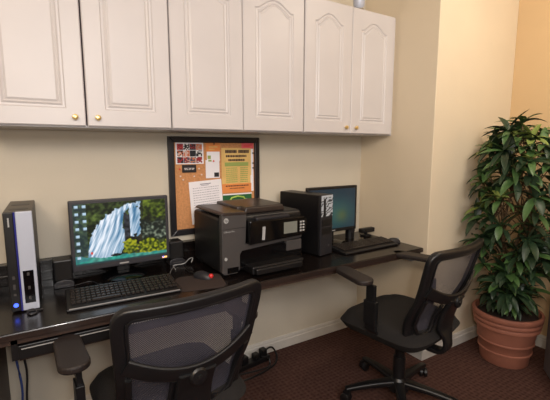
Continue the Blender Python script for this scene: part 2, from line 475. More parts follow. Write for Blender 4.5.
# white letter
t, w_, h_ = sheet('letter', -1.352, -1.150, .955, 1.204, M['paper'], 'tilted white handwritten letter pinned behind the printer', 'letter', rot=-3.5, lay=2)
sp = [(.33, .66, -.016, .005), (.36, .6, -.025, .003)]
for i in range(11): sp += words(.1, .9, -.038 - i * .014, .003, rn, gap=.02)
lines(t, w_, sp, M['ink'], 'writing')
# flyer
t, w_, h_ = sheet('event_flyer', -1.144, -.946, 1.122, 1.393, M['flyer'], 'large yellow and orange flyer with a printed timetable on the board', 'flyer')
lines(t, w_, words(.12, .5, -.012, .018, rn, .008, .03, .05) + words(.56, .92, -.012, .018, rn, .008, .03, .05) + words(.14, .84, -.042, .013, rn, .012, .02, .05) + words(.22, .78, -.066, .013, rn, .012, .02, .05), M['darkink'], 'heading')
sp = [(.1, .9, -.086, .024)]
lines(t, w_, sp, M['greenink'], 'banner')
sp = []
for i in range(8): sp += words(.14, .52, -.118 - i * .012, .006, rn) + words(.62, .88, -.118 - i * .012, .006, rn)
lines(t, w_, sp, M['greenink'], 'timetable')
b = MB(); b.box(-w_ / 2, w_ / 2, -.0028, -.0022, -.2705, -.216); b.build('footer', M['orangeflyer'], t)
b = MB()
for (u0, u1, z, th) in words(.12, .9, -.226, .007, rn) + words(.25, .75, -.242, .005, rn): b.box(-w_ / 2 + w_ * u0, -w_ / 2 + w_ * u1, -.0034, -.0028, z - th, z)
b.build('footer_print', M['darkink'], t)
t, w_, h_ = sheet('backing_sheet', -.950, -.930, 1.125, 1.388, M['paper'], 'thin white strip of paper showing along the right edge of the yellow flyer', 'paper')
# green card
t, w_, h_ = sheet('green_card', -1.141, -.943, 1.030, 1.116, M['greenpaper'], 'dark green card with a pale ribbon design under the yellow flyer', 'card')
b = MB(); b.tube([Vector((-.055, -.004, -.045)), Vector((-.04, -.004, -.025)), Vector((0, -.004, -.018)), Vector((.04, -.004, -.025)), Vector((.055, -.004, -.045))], .005, 6); b.build('ribbon', M['ribbon'], t)
b = MB(); b.box(-w_ / 2, w_ / 2, -.003, -.0022, -.008, 0); b.lathe([(.013, -.003), (.013, -.0045)], 14, (-.062, 0, -.052), axis='y'); b.lathe([(.012, -.003), (.012, -.0045)], 14, (.06, 0, -.048), axis='y'); b.build('print', M['paper'], t)
# pink note
t, w_, h_ = sheet('pink_note', -1.012, -.929, 1.391, 1.424, M['pink'], 'pink sticky note at the board\'s top right corner', 'note', lay=2)
lines(t, w_, [(.15, .85, -.012, .003), (.15, .7, -.02, .003)], M['red'], 'writing')
# pins
for i, (x, z, c_, lb) in enumerate([(-1.403, 1.275, 'red', 'red pushpin left of the small dark snapshot'), (-1.290, 1.275, 'pinwhite', ''), (-1.400, 1.235, 'pinwhite', ''), (-1.385, 1.215, 'pinwhite', ''), (-1.32, 1.232, 'pinwhite', ''), (-1.275, 1.240, 'pinwhite', ''),
                              (-1.195, 1.417, 'darkink', 'dark pushpin holding the orange note'), (-1.200, 1.317, 'red', 'red pushpin holding the white note'), (-.936, 1.362, 'black', ''), (-.936, 1.30, 'black', ''), (-.936, 1.27, 'black', '')]):
    b = MB(); b.lathe([(.002, 0), (.002, -.004), (.0035, -.005), (.003, -.009), (.0048, -.010), (.0048, -.012)], 10, axis='y')
    o = b.build('pushpin', M[c_], smooth=True); o.location = (x, YB - .0002 if c_ != 'darkink' and i != 7 else YB - .003, z)
    if c_ == 'pinwhite': lb = 'pale pushpin stuck in the bare cork around the small dark snapshot'
    if c_ == 'black': lb = 'black pushpin along the right edge of the yellow flyer'
    tag(o, lb, 'pushpin', {'pinwhite': 'pale pushpins', 'black': 'black pushpins'}.get(c_))

# ---------------------------------------------------------------- monitors
def nz(x, y, s=0):
    from mathutils import noise
    return noise.noise(Vector((x, y, s)))
def interp(v, pts):
    for (a, b_), (c, d) in zip(pts, pts[1:]):
        if v <= c: return b_ + (d - b_) * (v - a) / (c - a)
    return pts[-1][1]
def waterfall(u, v):
    """desktop picture, u 0..1 left-right, v 0..1 top-down"""
    n1 = nz(u * 7, v * 6, 1); n2 = nz(u * 22, v * 18, 2); n3 = nz(u * 34, v * 26, 8)
    g = max(0, .35 + .7 * n1 + .7 * n2 + .5 * n3)
    col = (14 + 70 * g, 24 + 78 * g, 12 + 34 * g)
    if u > .68:
        col = (18 + 52 * g, 24 + 58 * g, 14 + 26 * g)
        if v < .30 + .1 * n1 and u > .74: col = (24 + 90 * g, 36 + 96 * g, 12 + 26 * g)
        if .38 + .1 * n2 < v < .68 + .1 * n1: gg = max(0, .18 + .9 * n3 + .8 * n2 + .4 * n1); col = (22 + 105 * gg, 30 + 108 * gg, 26 + 92 * gg)
    left = interp(v + .06 * n2 + .03 * n3, [(0, .66), (.05, .56), (.13, .42), (.22, .33), (.35, .24), (.5, .175), (.7, .14), (1, .12)])
    right = interp(v + .06 * n2 + .03 * n3, [(0, .72), (.10, .70), (.16, .55), (.22, .515), (.45, .50), (.62, .55), (.72, .53), (.80, .49), (.92, .46), (1, .45)])
    def water(k0):
        st = nz((u + .22 * v * v) * 34, v * 2.6, 5); s2 = nz((u + .3 * v) * 80, v * 5, 6)
        k = max(0, min(1, k0 - .08 + .85 * st + .6 * s2))
        return (62 + 172 * k, 112 + 128 * k, 150 + 100 * k)
    if v > .02 and left < u < right: col = water(.62 + .35 * (1 - abs((u - left) / (right - left) - .35) * 1.6) - .1)
    if .565 + .03 * n2 < u < .70 + .02 * n2 and .12 < v < .66 - 1.2 * abs(u - .63): col = water(.55)
    if .52 < u < .585 and .2 + .05 * n2 < v < .70: col = (24 + 40 * g, 26 + 42 * g, 30 + 46 * g)
    if .54 < u < .72 and .60 + .1 * n2 < v < .9: col = (20 + 40 * g, 20 + 38 * g, 16 + 26 * g)
    d1 = ((u - .585) / .085) ** 2 + ((v - .785) / .14) ** 2
    if d1 < 1 + 1.1 * n2: k = max(0, min(1, .5 + 1.2 * n3 + .7 * n2 + .5 * (.78 - v) / .15)); col = (50 + 110 * k, 66 + 96 * k, 14 + 16 * k)
    if u > .68 and v > .74 + .14 * n1 - .1 * (u - .68): k = max(0, min(1, .5 + 1.3 * n3 + .8 * n2)); col = (40 + 112 * k, 54 + 104 * k, 12 + 16 * k)
    if v > interp(u, [(0, .84), (.3, .92), (.45, .90), (1, .93)]) + .02 * n2: col = (40 + 40 * g, 140 + 50 * n2, 128 + 40 * n2)
    if ((u - .42) / .06) ** 2 + ((v - .895) / .025) ** 2 < 1: col = (22, 26, 28)
    if v > .968: col = (40, 58, 62)
    if u < .17 and v < .96:
        if u < .13 and v < .94: col = tuple(x * .65 + y * .35 for x, y in zip(col, (70, 96, 120)))
        fu = (u / .075) % 1; fv = (v / .118) % 1
        if .28 < fu < .72 and .22 < fv < .58 and (u < .075 or v < .12 or (u < .15 and v < .46)): col = (178, 205, 225)
    if .155 < u < .175 and .80 < v < .84: col = (205, 70, 60)
    return tuple(max(0, min(255, c)) for c in col)
def monitor(name, loc, rz, W, H, zb, label, picture, strength, ubez=.016, bbez=.028, keyface='bezel', nu=130, nv=84):
    t = tag(empty(name, loc, rz), label, 'monitor', None)
    b = MB(); b.lathe([(.11, 0), (.112, .006), (.09, .016), (.03, .022)], 28); b.build('stand_base', M['gloss'], t, smooth=True)
    b = MB(); b.box(-.032, .032, .010, .034, .018, zb + H * .45); b.build('stand_neck', M['black'], t, bevel=.006)
    b = MB(); b.box(-W / 2, W / 2, -.014, .012, zb, zb + H); b.box(-W * .38, W * .38, .012, .04, zb + H * .15, zb + H * .85)
    b.build('housing', M[keyface], t, bevel=.005)
    b = MB()
    x0, x1, z0, z1 = -W / 2 + ubez, W / 2 - ubez, zb + bbez, zb + H - ubez
    b.grid(lambda u, v: (x0 + (x1 - x0) * u, -.0146, z1 + (z0 - z1) * v), nu, nv)
    o = b.build('screen', emit_vc(name + '_screen_light', strength), t, fix=False)
    add_colors(o, lambda p: tuple(sum(c) / 4 for c in zip(*[s2l(picture((p.center.x - x0) / (x1 - x0) + i, (z1 - p.center.z) / (z1 - z0) + j)) for i in (-.25 / nu, .25 / nu) for j in (-.25 / nv, .25 / nv)])))
    b = MB(); b.lathe([(.0035, -.0146), (.0035, -.016)], 10, (W / 2 - .035, 0, zb + bbez * .5), axis='y'); b.build('power_light', M['bluelight' if picture is waterfall else 'dkgrey'], t)
    b = MB(); b.box(-.022, .022, -.0152, -.0142, zb + bbez * .36, zb + bbez * .6); b.build('badge', M['ltgrey'], t)
    return t
m1 = monitor('monitor', (-1.742, -.13, DZ), R(0.5), .462, .340, .052, 'widescreen monitor showing a waterfall desktop, beside the upright silver computer', waterfall, 1.05)
b = MB(); b.box(.19, .215, -.0152, -.0142, .060, .068); b.build('status_light', M['orangelight'], m1)
def teal(u, v):
    d = math.exp(-(((u - .55) / .5) ** 2 + ((v - .62) / .45) ** 2))
    e = math.exp(-(((u - .70) / .12) ** 2 + ((v - .68) / .16) ** 2))
    return (14 + 34 * d + 34 * e, 40 + 50 * d + 10 * e, 58 + 30 * d - 20 * e)
m2 = monitor('monitor', (-.445, -.20, DZ), R(-1), .415, .305, .083, 'small black monitor with a dim teal screen, standing beside the side wall', teal, .75, ubez=.017, bbez=.024, keyface='black', nu=40, nv=28)

# ---------------------------------------------------------------- speakers
def speaker(loc, rz, label):
    t = tag(empty('speaker', loc, rz), label, 'speaker', 'desktop speakers of the waterfall monitor')
    rt = Matrix.Rotation(R(8), 3, 'X')
    b = MB(); b.box(-.039, .039, -.035, .05, .030, .128); b.build('cabinet', M['black'], t, bevel=.006)
    b = MB(); b.box(-.033, .033, -.0385, -.034, .036, .122); b.build('grille', M['fabric'], t, bevel=.002)
    b = MB(); b.prism([(-.042, 0), (.042, 0), (.042, .022), (.03, .032), (0, .038), (-.03, .032), (-.042, .022)], -.045, .03); b.build('base', M['dkgrey'], t, bevel=.003)
    b = MB(); b.box(-.024, .024, -.047, -.045, .012, .016); b.build('trim_strip', M['grey'], t)
speaker((-2.013, -.145, DZ), 0, 'small black speaker on a grey foot, between the silver computer and the waterfall monitor')
speaker((-1.462, -.068, DZ), 0, 'small black speaker on a grey foot, between the waterfall monitor and the printer')
t = tag(empty('speaker', (-.215, -.13, DZ)), 'small rounded black speaker peeking out behind the teal monitor\'s right edge', 'speaker')
b = MB(); b.lathe([(.03, 0), (.032, .02), (.03, .09), (.022, .115), (.01, .12)], 20); b.build('cabinet', M['black'], t, smooth=True)
b = MB(); b.lathe([(.02, -.028), (.018, -.034)], 16, (0, 0, .06), axis='y'); b.build('cone', M['dkgrey'], t, smooth=True)

# ---------------------------------------------------------------- computer towers
t = tag(empty('computer_tower', (-2.155, -.388, DZ), R(-1)), 'upright slim computer with a silver front panel at the left end of the desk', 'computer')
H = .395
b = MB(); b.box(-.047, .047, .006, .36, .008, H); b.build('case', M['dkgrey'], t, bevel=.004)
b = MB(); b.box(-.047, -.014, -.012, .006, .006, H); b.build('front_strip', M['black'], t, bevel=.003)
b = MB(); b.box(-.014, -.008, -.0135, .006, .006, H); b.build('blue_strip', M['blue'], t)
b = MB(); b.box(-.008, .047, -.015, .006, .006, H + .001); b.build('front_panel', M['silver'], t, bevel=.003)
b = MB(); b.box(.001, .036, -.0165, -.0148, .035, .165); b.build('drive_bay', M['gloss'], t)
for z in (.05, .09, .145): b = MB(); b.box(.014, .022, -.018, -.0164, z, z + .012); b.build('port', M['grey'], t)
b = MB(); b.lathe([(.008, -.012), (.008, -.0145)], 16, (-.030, 0, .032), axis='y'); b.build('power_button', M['bluelight'], t)
for z, h in ((.135, .012), (.095, .02), (.07, .008)): b = MB(); b.box(-.034, -.026, -.014, -.0118, z, z + h); b.build('front_port', M['grey'], t)
b = MB()
b.box(-.033, -.028, -.0135, -.0118, H - .055, H - .02); b.build('brand_mark', M['ltgrey'], t)
for y in (.05, .19):
    b = MB(); b.prism([(px, y + .025 + py) for px, py in rrect(.066, .05, .018, 4)], H - .0005, H + .0012, 'xy'); b.build('vent', M['black'], t)

b = MB(); b.box(-.046, .046, .008, .355, H - .0004, H + .0004); b.build('top_panel', mat('tower_top', (92, 86, 80), .5), t)
t = tag(empty('computer_tower', (-.692, -.195, DZ), R(13)), 'black computer tower with a zebra-like silver sticker, between printer and teal monitor', 'computer')
b = MB(); b.box(-.055, .055, -.19, .13, .005, .364); b.build('case', M['black'], t, bevel=.004)
b = MB(); b.box(-.056, .056, -.206, -.19, .004, .366); b.build('front_panel', M['dkgrey'], t, bevel=.004)
b = MB(); x0, x1, z0, z1 = -.054, .054, .238, .362
b.grid(lambda u, v: (x0 + (x1 - x0) * u, -.2068, z1 + (z0 - z1) * v), 36, 44)
o = b.build('sticker', print_vc('sticker_print', .35), t, fix=False); o['label'] = 'silver and black zebra-like pattern'
def zeb(p):
    u = (p.center.x - x0) / (x1 - x0); v = (z1 - p.center.z) / (z1 - z0)
    if .2 < u < .4 and v > .15: return s2l((24, 24, 28))
    s_ = math.sin(34 * (v + .35 * u) + 7 * nz(u * 4, v * 5, 3))
    if v < .1 or s_ > -.15: return s2l((180, 188, 198))
    return s2l((48, 52, 58))
add_colors(o, zeb)
b = MB(); b.lathe([(.006, -.206), (.006, -.209)], 12, (.02, 0, .06), axis='y'); b.build('power_button', M['grey'], t)
b = MB(); b.box(-.045, .045, -.2075, -.2055, .18, .22); b.box(-.045, .045, -.2075, -.2055, .13, .17); b.build('drive_bay', M['black'], t)

# ---------------------------------------------------------------- printer
t = tag(empty('printer', (-1.095, -.445, DZ), R(1.5)), 'bulky black and grey office inkjet printer on the desk before the corkboard', 'printer'); t.scale = (1, 1, 1.05)
# local: x -0.25..0.25, front at y=0, back y=.40
b = MB(); b.box(-.25, .25, .02, .37, .012, .285); b.build('housing', M['black'], t, bevel=.02, seg=4)
b = MB()  # left front grey panel (curves under the control panel to the right)
b.prism([(-.248, .022), (-.236, .012), (-.165, .012), (-.150, .03), (-.150, .100), (-.138, .116), (.10, .133), (.235, .140), (.235, .158), (-.118, .146), (-.110, .30), (-.248, .300)], -.002, .03)
b.build('front_panel', M['grey'], t, bevel=.004)
b = MB(); b.box(-.249, -.110, -.0026, -.001, .2305, .2325); b.build('panel_seam', M['black'], t)
b = MB(); b.prism([(-.251, .296), (-.112, .292), (-.112, .306), (-.235, .310), (-.251, .302)], -.004, .33); b.build('top_cover', M['brownblack'], t, bevel=.005)
b = MB(); b.box(-.112, .165, .10, .36, .270, .318); b.prism([(-.10, .285), (.160, .285), (.145, .318), (-.085, .318)], .05, .12)
b.build('document_feeder', M['brownblack'], t, bevel=.008)
b = MB(); b.box(-.06, .15, -.01, .15, .262, .280, rot=Matrix.Rotation(R(6), 3, 'X')); b.build('feeder_tray', M['dkgrey'], t, bevel=.006)
b = MB(); b.prism([(-.110, .147), (.225, .162), (.240, .172), (.243, .245), (.228, .258), (-.110, .262)], -.035, .05)
cp = b.build('control_panel', M['gloss'], t, bevel=.006)
b = MB(); b.box(.092, .178, -.0365, -.035, .180, .238); b.build('display', M['lcd'], cp)['label'] = 'small grey display'
b = MB()
for r in range(4):
    for c in range(2): b.box(.196 + c * .018, .208 + c * .018, -.037, -.035, .182 + r * .015, .191 + r * .015)
b.build('button', M['ltgrey'], cp)
b = MB(); b.box(-.040, -.024, -.0375, -.035, .165, .230, rot=Matrix.Rotation(R(4), 3, 'Y')); b.build('card_slot', M['ltgrey'], cp)
b = MB(); b.box(-.148, .235, -.001, .02, .04, .120); b.build('output_bay', M['gloss'], t)
b = MB(); b.box(.130, .230, -.008, .03, .080, .134); b.build('usb_panel', M['grey'], t, bevel=.004)
b = MB(); b.prism([(-.120, .012), (.180, .012), (.200, .050), (-.120, .050)], -.075, .05); b.box(-.11, .17, -.10, -.07, .015, .045)
b.build('paper_tray', M['black'], t, bevel=.006)
for x in (-.21, .21):
    for y in (.05, .33): b = MB(); b.box(x - .02, x + .02, y - .02, y + .02, 0, .014); b.build('foot', M['black'], t)
lg = MB(); lg.lathe([(.0125, -.002), (.0125, -.0035)], 22, (-.225, 0, .272), axis='y'); lo = lg.build('logo_disc', M['ltgrey'], t)
def text_mesh(name, s, size, m, parent, loc, rot):
    cu = bpy.data.curves.new(name, 'FONT'); cu.body = s; cu.size = size; cu.extrude = .0002
    tmp = bpy.data.objects.new(name, cu); C.objects.link(tmp)
    me = bpy.data.meshes.new_from_object(tmp.evaluated_get(bpy.context.evaluated_depsgraph_get()))
    bpy.data.objects.remove(tmp)
    me.materials.clear(); me.materials.append(m)
    o = bpy.data.objects.new(name, me); C.objects.link(o); o.parent = parent; o.location = loc; o.rotation_euler = rot
    return o
text_mesh('logo_letters', 'hp', .017, M['black'], lo, (-.2335, -.0037, .2675), (math.pi / 2, 0, 0))
text_mesh('lettering', 'Officejet Pro', .011, M['ltgrey'], t, (-.238, -.0025, .215), (math.pi / 2, 0, 0))
b = MB(); b.lathe([(.008, -.002), (.008, -.005)], 14, (-.230, 0, .090), axis='y'); b.build('power_button', M['ltgrey'], t)
b = MB(); b.box(-.222, -.160, -.0035, -.001, .018, .045); b.build('finger_recess', M['gloss'], t)

# ---------------------------------------------------------------- keyboards, mice, pads
def keyboard(loc, rz, W, D, label, edge='keylight'):
    t = tag(empty('keyboard', loc, rz), label, 'keyboard')
    b = MB(); b.prism([(-D / 2, 0), (D / 2, 0), (D / 2, .026), (-D / 2 + .01, .012), (-D / 2, .009)], -W / 2, W / 2, 'yz'); b.build('tray', M['black'], t, bevel=.004)
    b = MB(); b.tube([(-W / 2 + .01, -D / 2 - .001, .010), (W / 2 - .01, -D / 2 - .001, .010)], .003, 6); b.build('front_edge', M[edge], t)['label'] = 'light grey front edge'
    b = MB(); rows = 6; kw = .019
    for r in range(rows):
        y = -D / 2 + .035 + r * (D - .05) / rows
        n = int((W - .03) / kw)
        z = .012 + (y + D / 2) * .075
        c = 0
        while c < n:
            span = 6 if (r == 0 and c == 4) else 1
            if c in (15, 19) : c += 0
            x = -W / 2 + .018 + c * kw + (.006 if c > 14 else 0) + (.004 if c > 18 else 0)
            b.box(x, x + kw * span - .003, y, y + .0155, z, z + .009); c += span
    o = b.build('keys', M['key'], t, bevel=.0015, seg=1); o['kind'] = 'stuff'
    return t
keyboard((-1.790, -.402, DZ), R(-2), .455, .205, 'black full-size keyboard in front of the waterfall monitor')
keyboard((-.315, -.375, DZ), R(1), .47, .165, 'black keyboard in front of the teal monitor', 'dkgrey')
b = MB(); b.prism([(x * 1, y * 1) for x, y in rrect(.22, .20, .035)], 0, .003, 'xy'); o = b.build('mouse_pad', M['pad']); o.location = (-1.455, -.445, DZ); o.rotation_euler = (0, 0, R(-12)); tag(o, 'dark brown mouse pad beside the printer', 'mouse pad')
def mouse(loc, rz, label, red):
    t = tag(empty('computer_mouse', loc, rz), label, 'mouse')
    b = MB()
    def fn(u, v):
        a = math.pi * u; y = -.052 + .104 * v
        w_ = .030 * math.sqrt(max(0, 1 - ((v - .5) * 1.98) ** 2) * .75 + .02)
        h = .034 * math.sqrt(max(.0, 1 - ((v - .52) * 1.96) ** 2))
        return (w_ * math.cos(a), y, .001 + h * math.sin(a))
    b.grid(fn, 12, 14); b.build('shell', M['dkgrey'], t, smooth=True)
    if red:
        b = MB(); b.lathe([(.007, -.056), (.0115, -.050), (.0095, -.040)], 14, (0, 0, .016), axis='y'); b.build('scroll_light', M['red'], t, smooth=True)['label'] = 'red tip'
    else:
        b = MB(); b.lathe([(.007, -.004), (.007, .004)], 12, (0, -.03, .026), axis='x'); b.build('scroll_wheel', M['ltgrey'], t, smooth=True)
mouse((-1.425, -.40, DZ + .0035), R(35), 'dark mouse with a red tip lying on the mouse pad', True)
mouse((-.062, -.395, DZ), R(70), 'black mouse at the right end of the keyboard near the side wall', False)
t = tag(empty('webcam', (-.066, -.150, DZ), R(0)), 'black box-shaped webcam on a short stand near the side wall', 'webcam')
b = MB(); b.box(-.066, .062, -.020, .020, .028, .060); b.build('body', M['black'], t, bevel=.006)
b = MB(); b.box(-.04, .02, -.03, .03, 0, .012); b.box(-.02, .0, -.008, .008, .01, .034); b.build('stand', M['black'], t, bevel=.003)
b = MB(); b.lathe([(.008, -.018), (.008, -.022)], 14, (-.03, 0, .043), axis='y'); b.build('lens', M['gloss'], t)

# ---------------------------------------------------------------- cords
def cord(name, pts, r, m, label, cat='cable', group=None):
    b = MB()
    path = []
    P = [Vector(p) for p in pts]
    for i in range(len(P) - 1):
        p0 = P[max(0, i - 1)]; p1 = P[i]; p2 = P[i + 1]; p3 = P[min(len(P) - 1, i + 2)]
        for k in range(6):
            q = k / 6
            path.append(.5 * ((2 * p1) + (-p0 + p2) * q + (2 * p0 - 5 * p1 + 4 * p2 - p3) * q * q + (-p0 + 3 * p1 - 3 * p2 + p3) * q ** 3))
    path.append(P[-1])
    b.tube(path, r, 7); o = b.build(name, m, smooth=True)
    return tag(o, label, cat, group)
z = DZ + .004
cord('cord', [(-1.50, -.20, z), (-1.49, -.13, z), (-1.44, -.155, z + .01), (-1.40, -.12, z + .02), (-1.385, -.14, z + .03), (-1.40, -.16, z + .012)], .0025, M['ltgrey'], 'pale looped cord beside the printer\'s left side')
cord('cord', [(-1.56, -.31, z), (-1.54, -.24, z), (-1.50, -.16, z), (-1.465, -.125, z)], .0025, M['cordgrey'], 'grey cord running from the speaker towards the keyboard')
cord('cord', [(-1.435, -.335, z + .003), (-1.455, -.24, z), (-1.43, -.15, z), (-1.40, -.05, z)], .0022, M['black'], 'thin black mouse cord behind the mouse pad')
cord('cord', [(-1.97, -.19, z), (-1.90, -.17, z), (-1.86, -.24, z), (-1.74, -.265, z), (-1.62, -.25, z), (-1.60, -.28, z)], .0025, M['dkgrey'], 'dark cord lying behind the keyboard under the waterfall monitor')
cord('cord', [(-2.15, -.425, z), (-2.14, -.45, z), (-2.12, -.44, z), (-2.13, -.42, z + .008), (-2.15, -.43, z + .008), (-2.10, -.415, z)], .0035, M['dkgrey'], 'short dark plug lead lying at the foot of the silver computer')
cord('cord', [(-.078, -.335, z), (-.085, -.28, z), (-.10, -.235, z), (-.08, -.20, z)], .003, M['black'], 'black cord between the webcam and the mouse by the side wall')
cord('cord', [(-2.225, -.10, .70), (-2.23, -.11, .50), (-2.21, -.14, .30), (-2.225, -.12, .12), (-2.20, -.10, .004)], .005, M['cordblue'], 'blue network cord hanging under the desk at the left edge')
cord('cord', [(-2.215, -.06, .70), (-2.212, -.08, .52), (-2.19, -.09, .36), (-2.20, -.08, .18), (-2.18, -.07, .004)], .005, M['dkgrey'], 'dark cord hanging beside the blue one under the desk')
t = tag(empty('power_strip', (-1.02, -.09, 0), R(8)), 'black power strip lying against the baseboard under the desk', 'power strip')
b = MB(); b.box(-.16, .16, -.03, .03, 0, .035); b.build('body', M['black'], t, bevel=.006)
for i, x in enumerate((-.11, -.03, .06, .12)):
    b = MB(); b.box(x - .02, x + .02, -.022, .022, .035, .07 + .012 * (i % 2)); b.build('plug', M['black'], t, bevel=.005)
cord('cord', [(-.90, -.08, .06), (-.87, -.09, .085), (-.83, -.08, .07), (-.81, -.10, .02), (-.86, -.16, .008), (-.96, -.20, .008), (-1.10, -.22, .008), (-1.25, -.20, .008)], .006, M['black'], 'thick black cord looping out of the power strip onto the carpet')
cord('cord', [(-.93, -.11, .05), (-.90, -.14, .05), (-.91, -.17, .012), (-1.0, -.17, .008), (-1.12, -.15, .008)], .005, M['black'], 'second black cord curled close to the power strip')

# ---------------------------------------------------------------- office chairs
def backp(u, v):
    z = .460 + .470 * v
    hw = .205 + .038 * min(1, v * 1.15)
    y = -.205 - .118 * v + .030 * math.exp(-((v - .22) / .2) ** 2) + .040 * u * u
    return Vector((u * hw, y, z))
def backn(u, v):
    e = .01
    a = backp(u + e, v) - backp(u - e, v); c = backp(u, v + e) - backp(u, v - e)
    return c.cross(a).normalized() * -1
def make_chair():
    t = empty('office_chair', (0, 0, 0))
    # five star base
    b = MB(); b.lathe([(.055, .055), (.06, .075), (.045, .115), (.034, .13)], 24); hub = b.build('hub', M['chairblack'], t, smooth=True)
    for k in range(5):
        a = R(72 * k + 4)
        T = Matrix.Rotation(a, 4, 'Z')
        b = MB(); b.T = T
        n = 8; pts = []; sc = []
        for i in range(n + 1):
            q = i / n; pts.append((.035 + .265 * q, 0, .098 - .022 * q * q)); sc.append(1.25 - .5 * q)
        b.sweep(pts, rrect(.046, .030, .010, 3), None, m=0, scale=sc)
        lg = b.build('leg', M['chairblack'], t, smooth=True)
        b = MB(); b.T = T @ Matrix.Translation((.30, 0, 0)) @ Matrix.Rotation(R(35 + 50 * k), 4, 'Z')
        for s_ in (-1, 1):
            b.lathe([(.012, 0), (.026, .002), (.027, .016), (.020, .020)] if s_ > 0 else [(.012, 0), (.026, -.002), (.027, -.016), (.020, -.020)], 18, (0, s_ * .003, .0275), axis='y')
        b.box(-.014, .026, -.010, .010, .030, .064); b.lathe([(.008, .055), (.008, .085)], 10)
        b.build('caster', M['black'], lg, smooth=True)
    b = MB(); b.lathe([(.033, .10), (.033, .25), (.026, .25), (.026, .34), (.018, .34), (.018, .40)], 24); b.build('column', M['chairblack'], t, smooth=True)
    b = MB(); b.box(-.085, .085, -.13, .10, .385, .425); b.box(-.16, .16, -.06, .06, .405, .428); b.build('mechanism', M['chairblack'], t, bevel=.008)
    b = MB(); b.tube([(.08, .02, .40), (.20, .02, .392), (.26, .02, .395)], .007, 8); b.build('lever', M['chairblack'], t, smooth=True)
    # seat
    b = MB()
    sec = []
    NU, NV = 20, 20
    def top(u, v, sgn):
        X = (u - .5) * 2; Y = (v - .5) * 2
        ex = math.copysign(abs(X), X)
        # squircle mapping
        k = (abs(X) ** 5 + abs(Y) ** 5) ** .2
        mxx = max(abs(X), abs(Y)); s_ = (mxx / k) if k > 1e-6 else 1
        x = X * s_ * .262; y = Y * s_ * .255
        e = 1 - max(abs(X), abs(Y)) ** 10
        droop = -.020 * max(0, Y) ** 3
        if sgn > 0: z = .465 + .046 * e ** .5 + droop
        else: z = .465 - .052 * e ** .5 + droop
        return (x, y + .015, z)
    b.grid(lambda u, v: top(u, v, 1), NU, NV); b.grid(lambda u, v: top(u, v, -1), NU, NV)
    b.build('seat', M['fabric'], t, smooth=True, angle=80)
    # back frame: rounded loop on the curved surface
    loop = []; nr = []
    rr = [(x, y) for x, y in rrect(2.0, 2.0, .13, 5)]
    dense = []
    for i in range(len(rr)):
        a = rr[i]; c = rr[(i + 1) % len(rr)]
        d = math.hypot(c[0] - a[0], c[1] - a[1]); n = max(1, int(d / .12))
        for k in range(n): dense.append((a[0] + (c[0] - a[0]) * k / n, a[1] + (c[1] - a[1]) * k / n))
    for (u, v) in dense:
        uu = u * .955; vv = .5 + .5 * v * .965
        loop.append(backp(uu, vv)); nr.append(backn(uu, vv))
    b = MB(); b.sweep(loop, rrect(.042, .030, .009, 3), nr, True)
    b.build('back_frame', M['chairblack'], t, smooth=True)
    loop2 = [backp(u * .87, .5 + .5 * v * .90) + backn(u * .9, .5 + .45 * v) * 0 + Vector((0, -.012, 0)) for (u, v) in dense]
    b = MB(); b.sweep(loop2, rrect(.010, .010, .004, 2), nr, True); b.build('frame_rib', M['chairblack'], t, smooth=True)
    # mesh
    b = MB(); b.grid(lambda u, v: backp((u - .5) * 1.88, .035 + .93 * v), 24, 24)
    o = b.build('mesh_panel', M['mesh'], t, smooth=True, fix=False, angle=180)
    uvl = o.data.uv_layers.new(name='UVMap')
    for p in o.data.polygons:
        for li in p.loop_indices:
            co = o.data.vertices[o.data.loops[li].vertex_index].co
            uvl.data[li].uv = (co.x + .5, co.z)
    # lumbar cross bar
    pts = []; nn = []
    for i in range(25):
        u = -.93 + 1.86 * i / 24; v = .47 + .17 * u * u
        pts.append(backp(u, v) + Vector((0, -.020 - .016 * (1 - u * u), 0))); nn.append(backn(u, v))
    b = MB(); b.sweep(pts, rrect(.056, .014, .006, 3), nn); b.build('cross_bar', M['chairblack'], t, smooth=True)
    # lower frame cells
    for s_ in (-1, 1):
        pts = []; nn = []
        for (u, v) in [(.30, .40), (.31, .25), (.34, .14), (.42, .09), (.6, .075), (.78, .10), (.88, .2), (.9, .35), (.9, .5)]:
            pts.append(backp(s_ * u, v) + Vector((0, -.020, 0))); nn.append(backn(s_ * u, v))
        b = MB(); b.sweep(pts, rrect(.020, .014, .005, 2), nn); b.build('lumbar_loop', M['chairblack'], t, smooth=True)
    # spine, curving under the seat
    pts = [backp(0, .47) + Vector((0, -.038, 0)), backp(0, .3) + Vector((0, -.042, 0)), backp(0, .12) + Vector((0, -.045, 0)), Vector((0, -.255, .47)), Vector((0, -.262, .42)), Vector((0, -.235, .385)), Vector((0, -.17, .378)), Vector((0, -.09, .395))]
    sm = []
    for i in range(len(pts) - 1):
        p0 = pts[max(0, i - 1)]; p1 = pts[i]; p2 = pts[i + 1]; p3 = pts[min(len(pts) - 1, i + 2)]
        for k in range(4):
            q = k / 4; sm.append(.5 * ((2 * p1) + (-p0 + p2) * q + (2 * p0 - 5 * p1 + 4 * p2 - p3) * q * q + (-p0 + 3 * p1 - 3 * p2 + p3) * q ** 3))
    sm.append(pts[-1])
    n = len(sm)
    b = MB(); vs_ = []
    for i, p in enumerate(sm):
        a = sm[max(0, i - 1)]; c = sm[min(n - 1, i + 1)]; tt = (c - a).normalized(); nrm = tt.cross(Vector((1, 0, 0))).normalized()
        hw = .064 if i < 8 else max(.032, .064 - (i - 8) * .006)
        for (u, w_) in rrect(2 * hw, .024, .009, 3): vs_.append(p + Vector((1, 0, 0)) * u + nrm * w_)
    k = 16
    fs = [(i * k + q, i * k + (q + 1) % k, (i + 1) * k + (q + 1) % k, (i + 1) * k + q) for i in range(n - 1) for q in range(k)] + [tuple(range(k)), tuple((n - 1) * k + q for q in range(k))]
